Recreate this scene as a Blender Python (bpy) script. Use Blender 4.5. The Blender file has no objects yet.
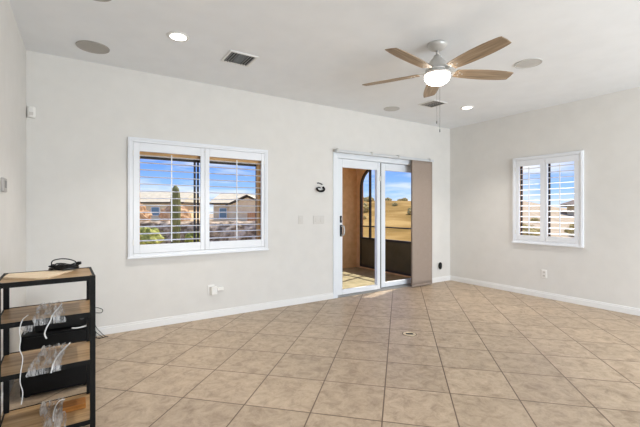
import bpy, math, random
from mathutils import Vector, Matrix, noise
random.seed(7)
C = bpy.context.scene.collection
SC = bpy.context.scene
PI = math.pi

def srgb(r, g, b):
    f = lambda c: (c/255/12.92) if c/255 <= .04045 else ((c/255+.055)/1.055)**2.4
    return (f(r), f(g), f(b), 1)

# ------------------------------------------------------------------ camera
cam_data = bpy.data.cameras.new('camera')
cam = bpy.data.objects.new('camera', cam_data); C.objects.link(cam)
cam.location = (0, 0, 1.26)
cam.rotation_euler = (PI/2, 0, -0.5738)
cam_data.sensor_fit = 'HORIZONTAL'; cam_data.sensor_width = 36
cam_data.lens = 36*368.4/640
cam_data.shift_y = -2.85/640
cam_data.clip_start = .05; cam_data.clip_end = 600
SC.camera = cam

# ------------------------------------------------------------------ exposure
SC.view_settings.view_transform = 'Standard'
SC.view_settings.look = 'None'
SC.view_settings.gamma = 1
SC.view_settings.use_curve_mapping = False
SC.view_settings.exposure = 0.2

# ------------------------------------------------------------------ sky
def make_world():
    w = bpy.data.worlds.new('sky'); SC.world = w; w.use_nodes = True
    nt = w.node_tree; N = nt.nodes; L = nt.links
    bg = N['Background']; bg.inputs['Strength'].default_value = 0.98
    tc = N.new('ShaderNodeTexCoord')
    sep = N.new('ShaderNodeSeparateXYZ'); L.new(tc.outputs['Generated'], sep.inputs[0])
    ramp = N.new('ShaderNodeValToRGB'); L.new(sep.outputs['Z'], ramp.inputs[0])
    e = ramp.color_ramp.elements
    e[0].position = 0.0; e[0].color = srgb(226, 240, 255)
    e[1].position = 1.0; e[1].color = srgb(62, 120, 222)
    k = e.new(0.05); k.color = srgb(160, 202, 255)
    k = e.new(0.14); k.color = srgb(92, 150, 250)
    k = e.new(0.35); k.color = srgb(74, 134, 242)
    # thin streaky clouds
    mp = N.new('ShaderNodeMapping'); mp.inputs['Scale'].default_value = (2.2, 2.2, 13)
    mp.inputs['Rotation'].default_value = (.22, -.15, 0)
    L.new(tc.outputs['Generated'], mp.inputs[0])
    nz = N.new('ShaderNodeTexNoise'); nz.inputs['Scale'].default_value = 2.1
    nz.inputs['Detail'].default_value = 6; nz.inputs['Roughness'].default_value = .55
    L.new(mp.outputs[0], nz.inputs['Vector'])
    cr = N.new('ShaderNodeValToRGB'); L.new(nz.outputs['Fac'], cr.inputs[0])
    cr.color_ramp.elements[0].position = .45; cr.color_ramp.elements[0].color = (0, 0, 0, 1)
    cr.color_ramp.elements[1].position = .72; cr.color_ramp.elements[1].color = (1, 1, 1, 1)
    mx = N.new('ShaderNodeMix'); mx.data_type = 'RGBA'
    L.new(cr.outputs[0], mx.inputs[0]); L.new(ramp.outputs[0], mx.inputs[6])
    mx.inputs[7].default_value = (.95, .97, 1, 1)
    L.new(mx.outputs[2], bg.inputs['Color'])
make_world()

# ------------------------------------------------------------------ sun and added fill
SUN_DIR = Vector((-1, -.345, -1.08)).normalized()
sd = bpy.data.lights.new('sun', 'SUN'); sd.energy = 5.4; sd.angle = .0093; sd.color = (1, .95, .86)
so = bpy.data.objects.new('sun', sd); C.objects.link(so)
so.rotation_euler = SUN_DIR.to_track_quat('-Z', 'Y').to_euler(); so.location = (20, 10, 30)

def area(name, loc, target, sx, sy, power, col=(1, 1, 1)):
    l = bpy.data.lights.new(name, 'AREA'); l.shape = 'RECTANGLE'; l.size = sx; l.size_y = sy
    l.energy = power; l.color = col
    o = bpy.data.objects.new(name, l); C.objects.link(o); o.location = loc
    o.rotation_euler = (Vector(target)-Vector(loc)).to_track_quat('-Z', 'Z').to_euler()
    return o
# added soft fill lamp at the made-up rear opening, behind the camera
area('rear_fill_lamp', (3.4, -3.32, 1.35), (3.6, 4, 1.35), 3.1, 2.1, 44, (.86, .935, 1))
# second added fill lamp, tilted up to brighten the ceiling
area('ceiling_fill_lamp', (3.5, -3.36, .95), (4.1, 2.0, 3.0), 3.2, 1.4, 176, (.83, .925, 1))

# ------------------------------------------------------------------ mesh helper
class MB:
    def __init__(s): s.v = []; s.f = []; s.m = []
    def face(s, idx, m=0): s.f.append(idx); s.m.append(m)
    def box(s, x0, x1, y0, y1, z0, z1, M=None, m=0):
        b = len(s.v)
        P = [(x, y, z) for x in (x0, x1) for y in (y0, y1) for z in (z0, z1)]
        if M is not None: P = [tuple(M @ Vector(p)) for p in P]
        s.v += P
        for q in ((0,1,3,2), (4,6,7,5), (0,4,5,1), (2,3,7,6), (0,2,6,4), (1,5,7,3)):
            s.face([b+i for i in q], m)
        return s
    def prism(s, poly, z0, z1, M=None, m=0):        # poly counter-clockwise in xy
        b = len(s.v); n = len(poly)
        P = [(x, y, z0) for x, y in poly]+[(x, y, z1) for x, y in poly]
        if M is not None: P = [tuple(M @ Vector(p)) for p in P]
        s.v += P
        s.face([b+i for i in range(n)][::-1], m); s.face([b+n+i for i in range(n)], m)
        for i in range(n):
            j = (i+1) % n
            s.face([b+i, b+j, b+n+j, b+n+i], m)
        return s
    def lathe(s, prof, n=32, M=None, m=0):          # prof: list of (r, z)
        b = len(s.v); rings = []
        for r, z in prof:
            if r < 1e-6:
                rings.append([len(s.v)]); s.v.append((0, 0, z))
            else:
                rings.append(list(range(len(s.v), len(s.v)+n)))
                s.v += [(r*math.cos(2*PI*k/n), r*math.sin(2*PI*k/n), z) for k in range(n)]
        if M is not None:
            for i in range(b, len(s.v)): s.v[i] = tuple(M @ Vector(s.v[i]))
        for A, B in zip(rings, rings[1:]):
            for k in range(n):
                k2 = (k+1) % n
                if len(A) == 1 and len(B) == 1: continue
                if len(A) == 1: s.face([A[0], B[k], B[k2]], m)
                elif len(B) == 1: s.face([A[k], B[0], A[k2]], m)
                else: s.face([A[k], B[k], B[k2], A[k2]], m)
        return s
    def disc_cyl(s, r, z0, z1, n=32, M=None, m=0):
        return s.lathe([(0, z0), (r, z0), (r, z1), (0, z1)], n, M, m)
    def tube(s, pts, r, n=8, sub=4, m=0):
        pts = [Vector(p) for p in pts]
        if sub > 1 and len(pts) > 2:
            out = []
            for i in range(len(pts)-1):
                p0 = pts[max(i-1, 0)]; p1 = pts[i]; p2 = pts[i+1]; p3 = pts[min(i+2, len(pts)-1)]
                for k in range(sub):
                    t = k/sub
                    out.append(.5*((2*p1)+(p2-p0)*t+(2*p0-5*p1+4*p2-p3)*t*t+(3*p1-p0-3*p2+p3)*t**3))
            out.append(pts[-1]); pts = out
        b = len(s.v)
        up = None
        for i, p in enumerate(pts):
            d = (pts[min(i+1, len(pts)-1)]-pts[max(i-1, 0)])
            d = d.normalized() if d.length > 1e-9 else Vector((0, 0, 1))
            if up is None: up = d.orthogonal().normalized()
            up = (up-d*up.dot(d)); up = up.normalized() if up.length > 1e-6 else d.orthogonal().normalized()
            w = d.cross(up)
            s.v += [tuple(p+r*(math.cos(2*PI*k/n)*up+math.sin(2*PI*k/n)*w)) for k in range(n)]
        for i in range(len(pts)-1):
            for k in range(n):
                k2 = (k+1) % n
                s.face([b+i*n+k, b+i*n+k2, b+(i+1)*n+k2, b+(i+1)*n+k], m)
        s.face([b+k for k in range(n)][::-1], m)
        e = b+(len(pts)-1)*n
        s.face([e+k for k in range(n)], m)
        return s
    def grid(s, fn, nu, nv, m=0):
        b = len(s.v)
        for i in range(nu+1):
            for j in range(nv+1): s.v.append(tuple(fn(i/nu, j/nv)))
        for i in range(nu):
            for j in range(nv):
                a = b+i*(nv+1)+j
                s.face([a, a+nv+1, a+nv+2, a+1], m)
        return s
    def build(s, name, mats, parent=None, smooth=False, bevel=0, loc=None, rotz=0, seg=2, solid=0):
        me = bpy.data.meshes.new(name); me.from_pydata(s.v, [], s.f); me.update()
        if not isinstance(mats, (list, tuple)): mats = [mats]
        for mt in mats: me.materials.append(mt)
        for p, mi in zip(me.polygons, s.m): p.material_index = mi; p.use_smooth = smooth
        o = bpy.data.objects.new(name, me); C.objects.link(o)
        if parent: o.parent = parent
        if loc is not None: o.location = loc
        if rotz: o.rotation_euler = (0, 0, rotz)
        if solid:
            md = o.modifiers.new('thickness', 'SOLIDIFY'); md.thickness = solid; md.offset = 0
        if bevel:
            md = o.modifiers.new('bevel', 'BEVEL'); md.width = bevel; md.segments = seg
            md.limit_method = 'ANGLE'; md.angle_limit = math.radians(40)
        return o

def tag(o, label, cat, group=None, kind=None):
    if label: o['label'] = label
    if cat: o['category'] = cat
    if group: o['group'] = group
    if kind: o['kind'] = kind
    return o
def thing(name, label, cat, loc=(0, 0, 0), rotz=0, group=None):
    o = bpy.data.objects.new(name, None); C.objects.link(o); o.empty_display_size = .05
    o.location = loc; o.rotation_euler = (0, 0, rotz)
    return tag(o, label, cat, group)
def struct(o): o['kind'] = 'structure'; return o
def struct_empty(name, loc=(0, 0, 0)):
    o = bpy.data.objects.new(name, None); C.objects.link(o); o.location = loc
    return struct(o)

# ------------------------------------------------------------------ materials
def mat(name, col, rough=.5, metal=0, spec=.5, emit=None, estr=0):
    m = bpy.data.materials.new(name); m.use_nodes = True
    b = m.node_tree.nodes['Principled BSDF']
    b.inputs['Base Color'].default_value = col; b.inputs['Roughness'].default_value = rough
    b.inputs['Metallic'].default_value = metal; b.inputs['Specular IOR Level'].default_value = spec
    if emit: b.inputs['Emission Color'].default_value = emit; b.inputs['Emission Strength'].default_value = estr
    return m
def noisy(name, c1, c2, scale=8, rough=.6, detail=5, stretch=(1, 1, 1), bump=0, bscale=None, lo=.35, hi=.65, spec=.4, metal=0, mid=None):
    m = mat(name, c1, rough, metal, spec); nt = m.node_tree; N = nt.nodes; L = nt.links; b = N['Principled BSDF']
    tc = N.new('ShaderNodeTexCoord'); mp = N.new('ShaderNodeMapping'); mp.inputs['Scale'].default_value = stretch
    L.new(tc.outputs['Object'], mp.inputs[0])
    n = N.new('ShaderNodeTexNoise'); n.inputs['Scale'].default_value = scale; n.inputs['Detail'].default_value = detail
    L.new(mp.outputs[0], n.inputs['Vector'])
    r = N.new('ShaderNodeValToRGB'); L.new(n.outputs['Fac'], r.inputs[0])
    e = r.color_ramp.elements
    e[0].position = lo; e[0].color = c1; e[1].position = hi; e[1].color = c2
    if mid: k = e.new((lo+hi)/2); k.color = mid
    L.new(r.outputs[0], b.inputs['Base Color'])
    if bump:
        n2 = N.new('ShaderNodeTexNoise'); n2.inputs['Scale'].default_value = bscale or scale*4; n2.inputs['Detail'].default_value = 3
        L.new(mp.outputs[0], n2.inputs['Vector'])
        bp = N.new('ShaderNodeBump'); bp.inputs['Strength'].default_value = bump; bp.inputs['Distance'].default_value = .004
        L.new(n2.outputs['Fac'], bp.inputs['Height']); L.new(bp.outputs[0], b.inputs['Normal'])
    return m
def glass(name, tint=(1, 1, 1, 1), refl=.05):
    m = bpy.data.materials.new(name); m.use_nodes = True; nt = m.node_tree; N = nt.nodes; L = nt.links
    N.remove(N['Principled BSDF']); out = N['Material Output']
    t = N.new('ShaderNodeBsdfTransparent'); t.inputs[0].default_value = tint
    g = N.new('ShaderNodeBsdfGlossy'); g.inputs['Roughness'].default_value = .0
    lw = N.new('ShaderNodeLayerWeight'); lw.inputs['Blend'].default_value = .5
    pw = N.new('ShaderNodeMath'); pw.operation = 'POWER'; L.new(lw.outputs['Facing'], pw.inputs[0]); pw.inputs[1].default_value = 5
    fr = N.new('ShaderNodeMath'); fr.operation = 'MULTIPLY_ADD'; L.new(pw.outputs[0], fr.inputs[0]); fr.inputs[1].default_value = .7; fr.inputs[2].default_value = 0
    mx = N.new('ShaderNodeMixShader'); L.new(fr.outputs[0], mx.inputs[0]); L.new(t.outputs[0], mx.inputs[1]); L.new(g.outputs[0], mx.inputs[2])
    L.new(mx.outputs[0], out.inputs[0])
    return m
def film_mat():
    m = bpy.data.materials.new('clear_plastic_film'); m.use_nodes = True; nt = m.node_tree; N = nt.nodes; L = nt.links
    N.remove(N['Principled BSDF']); out = N['Material Output']
    tc = N.new('ShaderNodeTexCoord'); mp = N.new('ShaderNodeMapping'); mp.inputs['Scale'].default_value = (55, 7, 7)
    L.new(tc.outputs['Object'], mp.inputs[0])
    n = N.new('ShaderNodeTexNoise'); n.inputs['Scale'].default_value = 1; n.inputs['Detail'].default_value = 4; n.inputs['Distortion'].default_value = .8
    L.new(mp.outputs[0], n.inputs['Vector'])
    r = N.new('ShaderNodeMapRange'); r.inputs[1].default_value = .38; r.inputs[2].default_value = .72; r.inputs[3].default_value = .05; r.inputs[4].default_value = .8
    L.new(n.outputs['Fac'], r.inputs[0])
    t = N.new('ShaderNodeBsdfTransparent')
    d = N.new('ShaderNodeBsdfPrincipled'); d.inputs['Base Color'].default_value = (.86, .86, .86, 1); d.inputs['Roughness'].default_value = .15
    d.inputs['Specular IOR Level'].default_value = .8
    mx = N.new('ShaderNodeMixShader'); L.new(r.outputs[0], mx.inputs[0]); L.new(t.outputs[0], mx.inputs[1]); L.new(d.outputs[0], mx.inputs[2])
    L.new(mx.outputs[0], out.inputs[0])
    return m
def wood(name, c1, c2, c3, sx=3, sy=40, rough=.45):
    return noisy(name, c1, c3, 1, rough, 6, (sx, sy, sy), lo=.3, hi=.72, mid=c2)

TA, TS, TOX, TOY = math.radians(-45.05), .4416, .5724, 2.5865     # the diagonal tile grid
def tile_mat():
    m = mat('floor_tile', srgb(190, 170, 146), .32); nt = m.node_tree; N = nt.nodes; L = nt.links; b = N['Principled BSDF']
    tc = N.new('ShaderNodeTexCoord')
    def math_(op, a, bb=None):
        n = N.new('ShaderNodeMath'); n.operation = op
        for i, x in enumerate((a, bb)):
            if x is None: continue
            if isinstance(x, (int, float)): n.inputs[i].default_value = x
            else: L.new(x, n.inputs[i])
        return n.outputs[0]
    def dot(vec, off):
        n = N.new('ShaderNodeVectorMath'); n.operation = 'DOT_PRODUCT'; L.new(tc.outputs['Object'], n.inputs[0]); n.inputs[1].default_value = vec
        return math_('ADD', n.outputs['Value'], off)
    ca, sa = math.cos(TA), math.sin(TA)
    u = dot((ca/TS, sa/TS, 0), -(TOX*ca+TOY*sa)/TS+20)
    v = dot((-sa/TS, ca/TS, 0), -(-TOX*sa+TOY*ca)/TS+20)
    def edge(x):
        f = math_('FRACT', x); return math_('MINIMUM', f, math_('SUBTRACT', 1.0, f))
    e = math_('MINIMUM', edge(u), edge(v))
    grout = N.new('ShaderNodeMapRange'); L.new(e, grout.inputs[0]); grout.inputs[1].default_value = .0055; grout.inputs[2].default_value = .0125
    grout.inputs[3].default_value = 1; grout.inputs[4].default_value = 0
    cell = N.new('ShaderNodeCombineXYZ'); L.new(math_('FLOOR', u), cell.inputs[0]); L.new(math_('FLOOR', v), cell.inputs[1])
    wn = N.new('ShaderNodeTexWhiteNoise'); wn.noise_dimensions = '3D'; L.new(cell.outputs[0], wn.inputs['Vector'])
    off = N.new('ShaderNodeVectorMath'); off.operation = 'SCALE'; L.new(wn.outputs['Color'], off.inputs[0]); off.inputs['Scale'].default_value = 30
    add = N.new('ShaderNodeVectorMath'); add.operation = 'ADD'; L.new(tc.outputs['Object'], add.inputs[0]); L.new(off.outputs[0], add.inputs[1])
    n1 = N.new('ShaderNodeTexNoise'); n1.inputs['Scale'].default_value = 10; n1.inputs['Detail'].default_value = 9; n1.inputs['Roughness'].default_value = .76; n1.inputs['Distortion'].default_value = .5
    L.new(add.outputs[0], n1.inputs['Vector'])
    r1 = N.new('ShaderNodeValToRGB'); L.new(n1.outputs['Fac'], r1.inputs[0]); el = r1.color_ramp.elements
    el[0].position = .28; el[0].color = srgb(136, 115, 92); el[1].position = .75; el[1].color = srgb(207, 187, 162)
    k = el.new(.5); k.color = srgb(180, 159, 135)
    hv = N.new('ShaderNodeHueSaturation'); L.new(r1.outputs[0], hv.inputs['Color'])
    val = N.new('ShaderNodeMapRange'); L.new(wn.outputs['Value'], val.inputs[0]); val.inputs[3].default_value = .93; val.inputs[4].default_value = 1.05
    L.new(val.outputs[0], hv.inputs['Value'])
    mx = N.new('ShaderNodeMix'); mx.data_type = 'RGBA'; L.new(grout.outputs[0], mx.inputs[0]); L.new(hv.outputs[0], mx.inputs[6]); mx.inputs[7].default_value = srgb(100, 80, 62)
    L.new(mx.outputs[2], b.inputs['Base Color'])
    rr = N.new('ShaderNodeMapRange'); L.new(n1.outputs['Fac'], rr.inputs[0]); rr.inputs[3].default_value = .36; rr.inputs[4].default_value = .5
    L.new(rr.outputs[0], b.inputs['Roughness'])
    inv = math_('SUBTRACT', 1.0, grout.outputs[0])
    hh = math_('ADD', inv, math_('MULTIPLY', n1.outputs['Fac'], .25))
    bp = N.new('ShaderNodeBump'); bp.inputs['Strength'].default_value = .35; bp.inputs['Distance'].default_value = .003
    L.new(hh, bp.inputs['Height']); L.new(bp.outputs[0], b.inputs['Normal'])
    return m

M_wall = noisy('wall_paint', srgb(223, 220, 215), srgb(226, 223, 218), 6, .75, 3, bump=.12, bscale=90, spec=.25)
M_ceil = noisy('ceiling_paint', srgb(236, 238, 240), srgb(239, 241, 243), 5, .85, 3, bump=.15, bscale=70, spec=.2)
M_stucco = noisy('tan_stucco', srgb(214, 170, 120), srgb(226, 184, 134), 9, .9, 5, bump=.35, bscale=60, spec=.1)
M_trim = mat('white_trim_paint', srgb(238, 237, 235), .4)
M_shut = mat('white_shutter_paint', srgb(236, 238, 242), .38)
M_vinyl = mat('white_vinyl', srgb(233, 237, 242), .35)
M_bronze = mat('bronze_aluminium', srgb(52, 46, 40), .5, .3)
M_kick = noisy('dark_kick_panel', srgb(80, 72, 50), srgb(92, 83, 60), 3, .6, 3, spec=.2)
M_glass = glass('window_glass')
M_tile = tile_mat()
M_black = noisy('black_powder_coat', srgb(9, 9, 9), srgb(14, 14, 14), 60, .55, 2, bump=.1, bscale=300, spec=.22)
M_blackbox = noisy('black_vinyl_wrap', srgb(6, 6, 7), srgb(10, 10, 11), 30, .6, 3, spec=.2)
M_blackplastic = mat('black_plastic', srgb(11, 11, 12), .4, spec=.3)
M_darkgrey = mat('dark_grey_plastic', srgb(62, 62, 62), .45)
M_oak = wood('oak_laminate', srgb(146, 112, 74), srgb(180, 146, 104), srgb(203, 171, 129), 3.0, 34, .4)
M_card = noisy('kraft_cardboard', srgb(240, 216, 184), srgb(247, 226, 196), 14, .8, 4)
M_block = wood('stained_wood_block', srgb(128, 78, 28), srgb(160, 102, 42), srgb(180, 120, 56), 5, 70, .5)
M_blade = wood('weathered_oak_blade', srgb(118, 100, 80), srgb(152, 131, 107), srgb(176, 156, 131), 3, 42, .5)
M_nickel = noisy('satin_nickel', srgb(196, 194, 190), srgb(206, 204, 200), 5, .38, 2, metal=.35)
M_whitemetal = mat('white_enamel', srgb(232, 231, 228), .4)
M_bowl = mat('frosted_bowl_glass', (1, .95, .86, 1), .3, emit=(1, .91, .79, 1), estr=22)
M_lens = mat('can_light_lens', (1, 1, 1, 1), .4, emit=(1, .94, .86, 1), estr=7)
M_grille = noisy('speaker_grille_mesh', srgb(168, 164, 158), srgb(176, 172, 166), 200, .7, 2)
M_ventdark = mat('vent_metal', srgb(126, 126, 124), .45, .4)
M_ventdeep = mat('vent_duct', srgb(40, 40, 40), .8)
M_fabric = noisy('taupe_woven_fabric', srgb(150, 134, 122), srgb(172, 157, 145), 1, .9, 4, (260, 260, 90), bump=.3, bscale=3, spec=.1)
M_film = film_mat()
M_whitecord = mat('white_cord_plastic', srgb(226, 226, 226), .35)
M_plate = mat('switch_plate_plastic', srgb(214, 210, 204), .4)
M_whiteplate = mat('white_plate_plastic', srgb(238, 236, 232), .35)
M_slot = mat('socket_slot', srgb(60, 58, 55), .6)
M_brass = noisy('worn_brass', srgb(206, 186, 154), srgb(226, 208, 180), 40, .4, 3, metal=.25)
M_gravel = noisy('desert_gravel', srgb(176, 156, 126), srgb(204, 184, 154), 3, .95, 8, bump=.3, bscale=30, spec=.05)
M_hill = noisy('dry_grass_hillside', srgb(132, 104, 48), srgb(186, 152, 90), .35, .95, 9, spec=.05, mid=srgb(160, 126, 66))
M_conc = noisy('patio_concrete', srgb(160, 150, 116), srgb(184, 172, 136), 6, .85, 6, bump=.2, bscale=50, spec=.1)
M_roof = noisy('cream_roof_tile', srgb(208, 194, 160), srgb(230, 216, 184), 2, .85, 6, (1, 1, 6), spec=.1)
M_roofgrey = noisy('grey_brown_roof_tile', srgb(120, 104, 92), srgb(146, 130, 116), 2, .85, 6, (1, 1, 6), spec=.1)
M_house = noisy('pinkish_house_stucco', srgb(246, 216, 168), srgb(250, 226, 180), 3, .9, 4, spec=.1)
M_house2 = noisy('sand_house_stucco', srgb(246, 220, 172), srgb(250, 230, 186), 3, .9, 4, spec=.1)
M_fascia = mat('dark_fascia_board', srgb(92, 80, 60), .7)
M_housewin = mat('house_window_glass', srgb(120, 150, 160), .1)
M_rock = noisy('cobble_rock_facing', srgb(128, 108, 82), srgb(222, 198, 164), 4.5, .9, 4, bump=.8, bscale=5, lo=.38, hi=.62, spec=.1)
M_cactus = noisy('cactus_skin', srgb(104, 108, 58), srgb(146, 142, 86), 7, .8, 4, (1, 1, .3))
M_bush = noisy('yellow_green_leaves', srgb(122, 130, 50), srgb(196, 192, 100), 9, .8, 4)
M_shrub = noisy('desert_shrub_leaves', srgb(170, 152, 84), srgb(216, 192, 122), 4, .85, 4)
M_rust = noisy('rusty_brush_leaves', srgb(196, 150, 102), srgb(232, 192, 142), 4, .9, 4)
M_fence = noisy('orange_brown_fence_boards', srgb(190, 138, 92), srgb(208, 158, 110), 3, .8, 3)

# ================================================================== THE ROOM
D, R, LW, RY, H, T = 4.333, 5.612, -.432, -3.2, 2.743, .16

def wall_mesh(us, zs, holes, p0, p1, axis, out_mat=1):
    """wall panel: us/zs breakpoints, holes (u0,u1,z0,z1), p0 the room face, p1 the outer face; axis = 'y' or 'x'"""
    mb = MB()
    us = sorted(set(us+[h[0] for h in holes]+[h[1] for h in holes])); zs = sorted(set(zs+[h[2] for h in holes]+[h[3] for h in holes]))
    pt = (lambda u, p, z: (u, p, z)) if axis == 'y' else (lambda u, p, z: (p, u, z))
    def inhole(u, z): return any(h[0] < u < h[1] and h[2] < z < h[3] for h in holes)
    def solid(i, j): return 0 <= i < len(us)-1 and 0 <= j < len(zs)-1 and not inhole((us[i]+us[i+1])/2, (zs[j]+zs[j+1])/2)
    def quad(P, m):
        b = len(mb.v); mb.v += P; mb.face([b, b+1, b+2, b+3], m)
    for i in range(len(us)-1):
        for j in range(len(zs)-1):
            if not solid(i, j): continue
            a, b_, c, d = us[i], us[i+1], zs[j], zs[j+1]
            quad([pt(a, p0, c), pt(b_, p0, c), pt(b_, p0, d), pt(a, p0, d)], 0)
            quad([pt(a, p1, c), pt(a, p1, d), pt(b_, p1, d), pt(b_, p1, c)], 1)
            if not solid(i-1, j): quad([pt(a, p0, c), pt(a, p0, d), pt(a, p1, d), pt(a, p1, c)], 1)
            if not solid(i+1, j): quad([pt(b_, p0, c), pt(b_, p1, c), pt(b_, p1, d), pt(b_, p0, d)], 1)
            if not solid(i, j-1): quad([pt(a, p0, c), pt(a, p1, c), pt(b_, p1, c), pt(b_, p0, c)], 1)
            if not solid(i, j+1): quad([pt(a, p0, d), pt(b_, p0, d), pt(b_, p1, d), pt(a, p1, d)], 1)
    return mb

struct(MB().box(LW-T, R+T, RY-T, D+T, -.1, 0).build('floor', M_tile))
struct(MB().box(LW-T, R+T, RY-T, D+T, H, H+.12).build('ceiling', M_ceil))
W1 = (.495, 1.925, .845, 1.905)
DR = (3.05, 5.0, 0, 2.075)
W2 = (2.29, 3.105, .845, 1.965)
struct(wall_mesh([LW-T, R+T], [0, H], [W1, DR], D, D+T, 'y').build('wall_back', [M_wall, M_stucco]))
struct(wall_mesh([RY, D], [0, H], [W2], R, R+T, 'x').build('wall_right', [M_wall, M_stucco]))
struct(wall_mesh([RY, D], [0, H], [], LW, LW-T, 'x').build('wall_left', [M_wall, M_stucco]))
FILL_OPENING = (1.7, 5.3, .15, 2.45)  # made-up opening in the unseen rear wall, a source for the fill lamps
struct(wall_mesh([LW-T, R+T], [0, H], [FILL_OPENING], RY, RY-T, 'y').build('wall_rear', [M_wall, M_stucco]))

def skirting(segs, name):
    mb = MB()
    for x0, x1, y0, y1, dx, dy in segs:       # lower board plus a thinner stepped cap
        mb.box(x0, x1, y0, y1, 0, .066)
        mb.box(x0+max(dx, 0)*.005, x1+min(dx, 0)*.005, y0+max(dy, 0)*.005, y1+min(dy, 0)*.005, .066, .086)
    return struct(mb.build(name, M_trim, bevel=.003))
skirting([(LW, 3.02, D-.015, D, 0, 1), (5.01, R, D-.015, D, 0, 1)], 'baseboard_back')
skirting([(R-.015, R, RY, D-.015, 1, 0)], 'baseboard_right')
skirting([(LW, LW+.015, RY, D-.015, 0, 0)], 'baseboard_left')

def aluminium_window(name, u0, u1, z0, z1, p, axis, mid, t=.028, st=.02, liner=None, off=.01):
    """bronze sliding window unit set towards the outside of the wall opening"""
    w = struct_empty(name)
    d = .045
    mk = (lambda a, b, q0, q1, c, e, mb: mb.box(a, b, q0, q1, c, e)) if axis == 'y' else (lambda a, b, q0, q1, c, e, mb: mb.box(q0, q1, a, b, c, e))
    mb = MB()
    mk(u0, u0+t, p, p+d, z0, z1, mb); mk(u1-t, u1, p, p+d, z0, z1, mb)
    mk(u0+t, u1-t, p, p+d, z0, z0+t, mb); mk(u0+t, u1-t, p, p+d, z1-t, z1, mb)
    m_ = mid
    mk(m_-.034, m_-.034+st, p-.004, p+d*.5, z0+t, z1-t, mb); mk(m_+off, m_+off+st, p+d*.5, p+d, z0+t, z1-t, mb)
    mb.build('window_frame', M_bronze, w, bevel=.002)
    if liner:                                  # stucco returns in front of the metal frame
        l = MB(); uu, zz = liner
        mk(u0, u0+.03, p-.06, p-.002, z0, z1, l); mk(uu-.035, uu, p-.06, p-.002, z0, z1, l); mk(u0, uu, p-.06, p+d, z1, zz, l)
        l.build('stucco_return', M_stucco, w)
    g = MB(); mk(u0+t, u1-t, p+.020, p+.024, z0+t, z1-t, g); g.build('pane', M_glass, w)
    return w
aluminium_window('window_1', W1[0], W1[1], W1[2], W1[3]-.045, D+.105, 'y', 1.14, liner=(W1[1], W1[3]))
aluminium_window('window_2', W2[0], W2[1], W2[2], W2[3], R+.09, 'x', 2.712, .010, .022, off=.05)
fill_frame = struct_empty('added_rear_opening')  # invented window frame around the opening of the fill lamps
mb = MB(); y = RY-.1
for a, b in ((1.7, 1.75), (3.47, 3.53), (5.25, 5.3)): mb.box(a, b, y-.04, y, .15, 2.45)
mb.box(1.75, 5.25, y-.04, y, .15, .2); mb.box(1.75, 5.25, y-.04, y, 2.4, 2.45)
mb.build('window_frame', M_vinyl, fill_frame)

# ------------------------------------------------------------------ sliding glass door
def sliding_door():
    d = struct_empty('door_1', (0, 0, 0))
    x0, x1, z1 = DR[0], DR[1], DR[3]
    mb = MB()
    mb.box(x0, x0+.05, D-.012, D+.13, 0, z1); mb.box(x1-.05, x1, D-.012, D+.13, 0, z1)
    mb.box(x0+.05, x1-.05, D-.012, D+.13, z1-.055, z1)
    mb.box(x0-.03, x0, D-.014, D, 0, z1+.03); mb.box(x1, x1+.03, D-.014, D, 0, z1+.03); mb.box(x0, x1, D-.014, D, z1, z1+.03)   # casing flange
    mb.build('door_frame', M_vinyl, d, bevel=.004)
    tr = MB().box(x0+.05, x1-.05, D-.005, D+.13, 0, .018)
    tr.box(x0+.05, x1-.05, D+.018, D+.024, .018, .032).box(x0+.05, x1-.05, D+.082, D+.088, .018, .032)
    tr.build('track', mat('aluminium_track', srgb(176, 178, 180), .35, .7), d)
    def panel(a, b, ya, yb, name, sl, sr, zb, zt):
        top, bot = z1-.058, .034
        m = MB(); m.box(a, a+sl, ya, yb, bot, top); m.box(b-sr, b, ya, yb, bot, top)
        m.box(a+sl, b-sr, ya, yb, bot, zb); m.box(a+sl, b-sr, ya, yb, zt, top)
        o = m.build(name, M_vinyl, d, bevel=.005)
        MB().box(a+sl, b-sr, (ya+yb)/2-.003, (ya+yb)/2+.003, zb, zt).build('pane', M_glass, o)
        return o
    p1 = panel(x0+.052, 3.93, D+.004, D+.044, 'sliding_panel', .092, .062, .105, 1.893)
    p2 = panel(3.90, x1-.052, D+.064, D+.104, 'fixed_panel', .19, .06, .11, 1.905)
    MB().box(3.938, 3.985, D+.046, D+.0635, .04, z1-.06).build('interlock', M_darkgrey, d)
    # pull handle and latch on the sliding panel
    h = MB(); hx = x0+.112
    h.box(hx-.017, hx+.017, D-.008, D+.004, .885, 1.055)
    o = h.build('handle_plate', M_blackplastic, p1, bevel=.004); o['label'] = 'black pull handle plate'
    o = MB().box(hx-.017, hx+.014, D-.008, D+.004, 1.085, 1.185).build('lock_plate', M_blackplastic, p1, bevel=.004); o['label'] = 'black lock plate'
    h = MB(); h.tube([(hx+.008, D-.008, 1.035), (hx+.022, D-.045, 1.025), (hx+.022, D-.045, .92), (hx+.008, D-.008, .905)], .012, 8, 5)
    h.build('pull_grip', M_nickel, p1, smooth=True)
    MB().box(hx-.003, hx+.011, D-.024, D-.008, 1.12, 1.16).build('lock_lever', M_nickel, p1, bevel=.002)
    g = MB().box(3.905, 3.928, D-.006, D+.004, 1.72, 1.80)
    g.build('foot_latch', M_whiteplate, p1, bevel=.004)
    return d
sliding_door()

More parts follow.
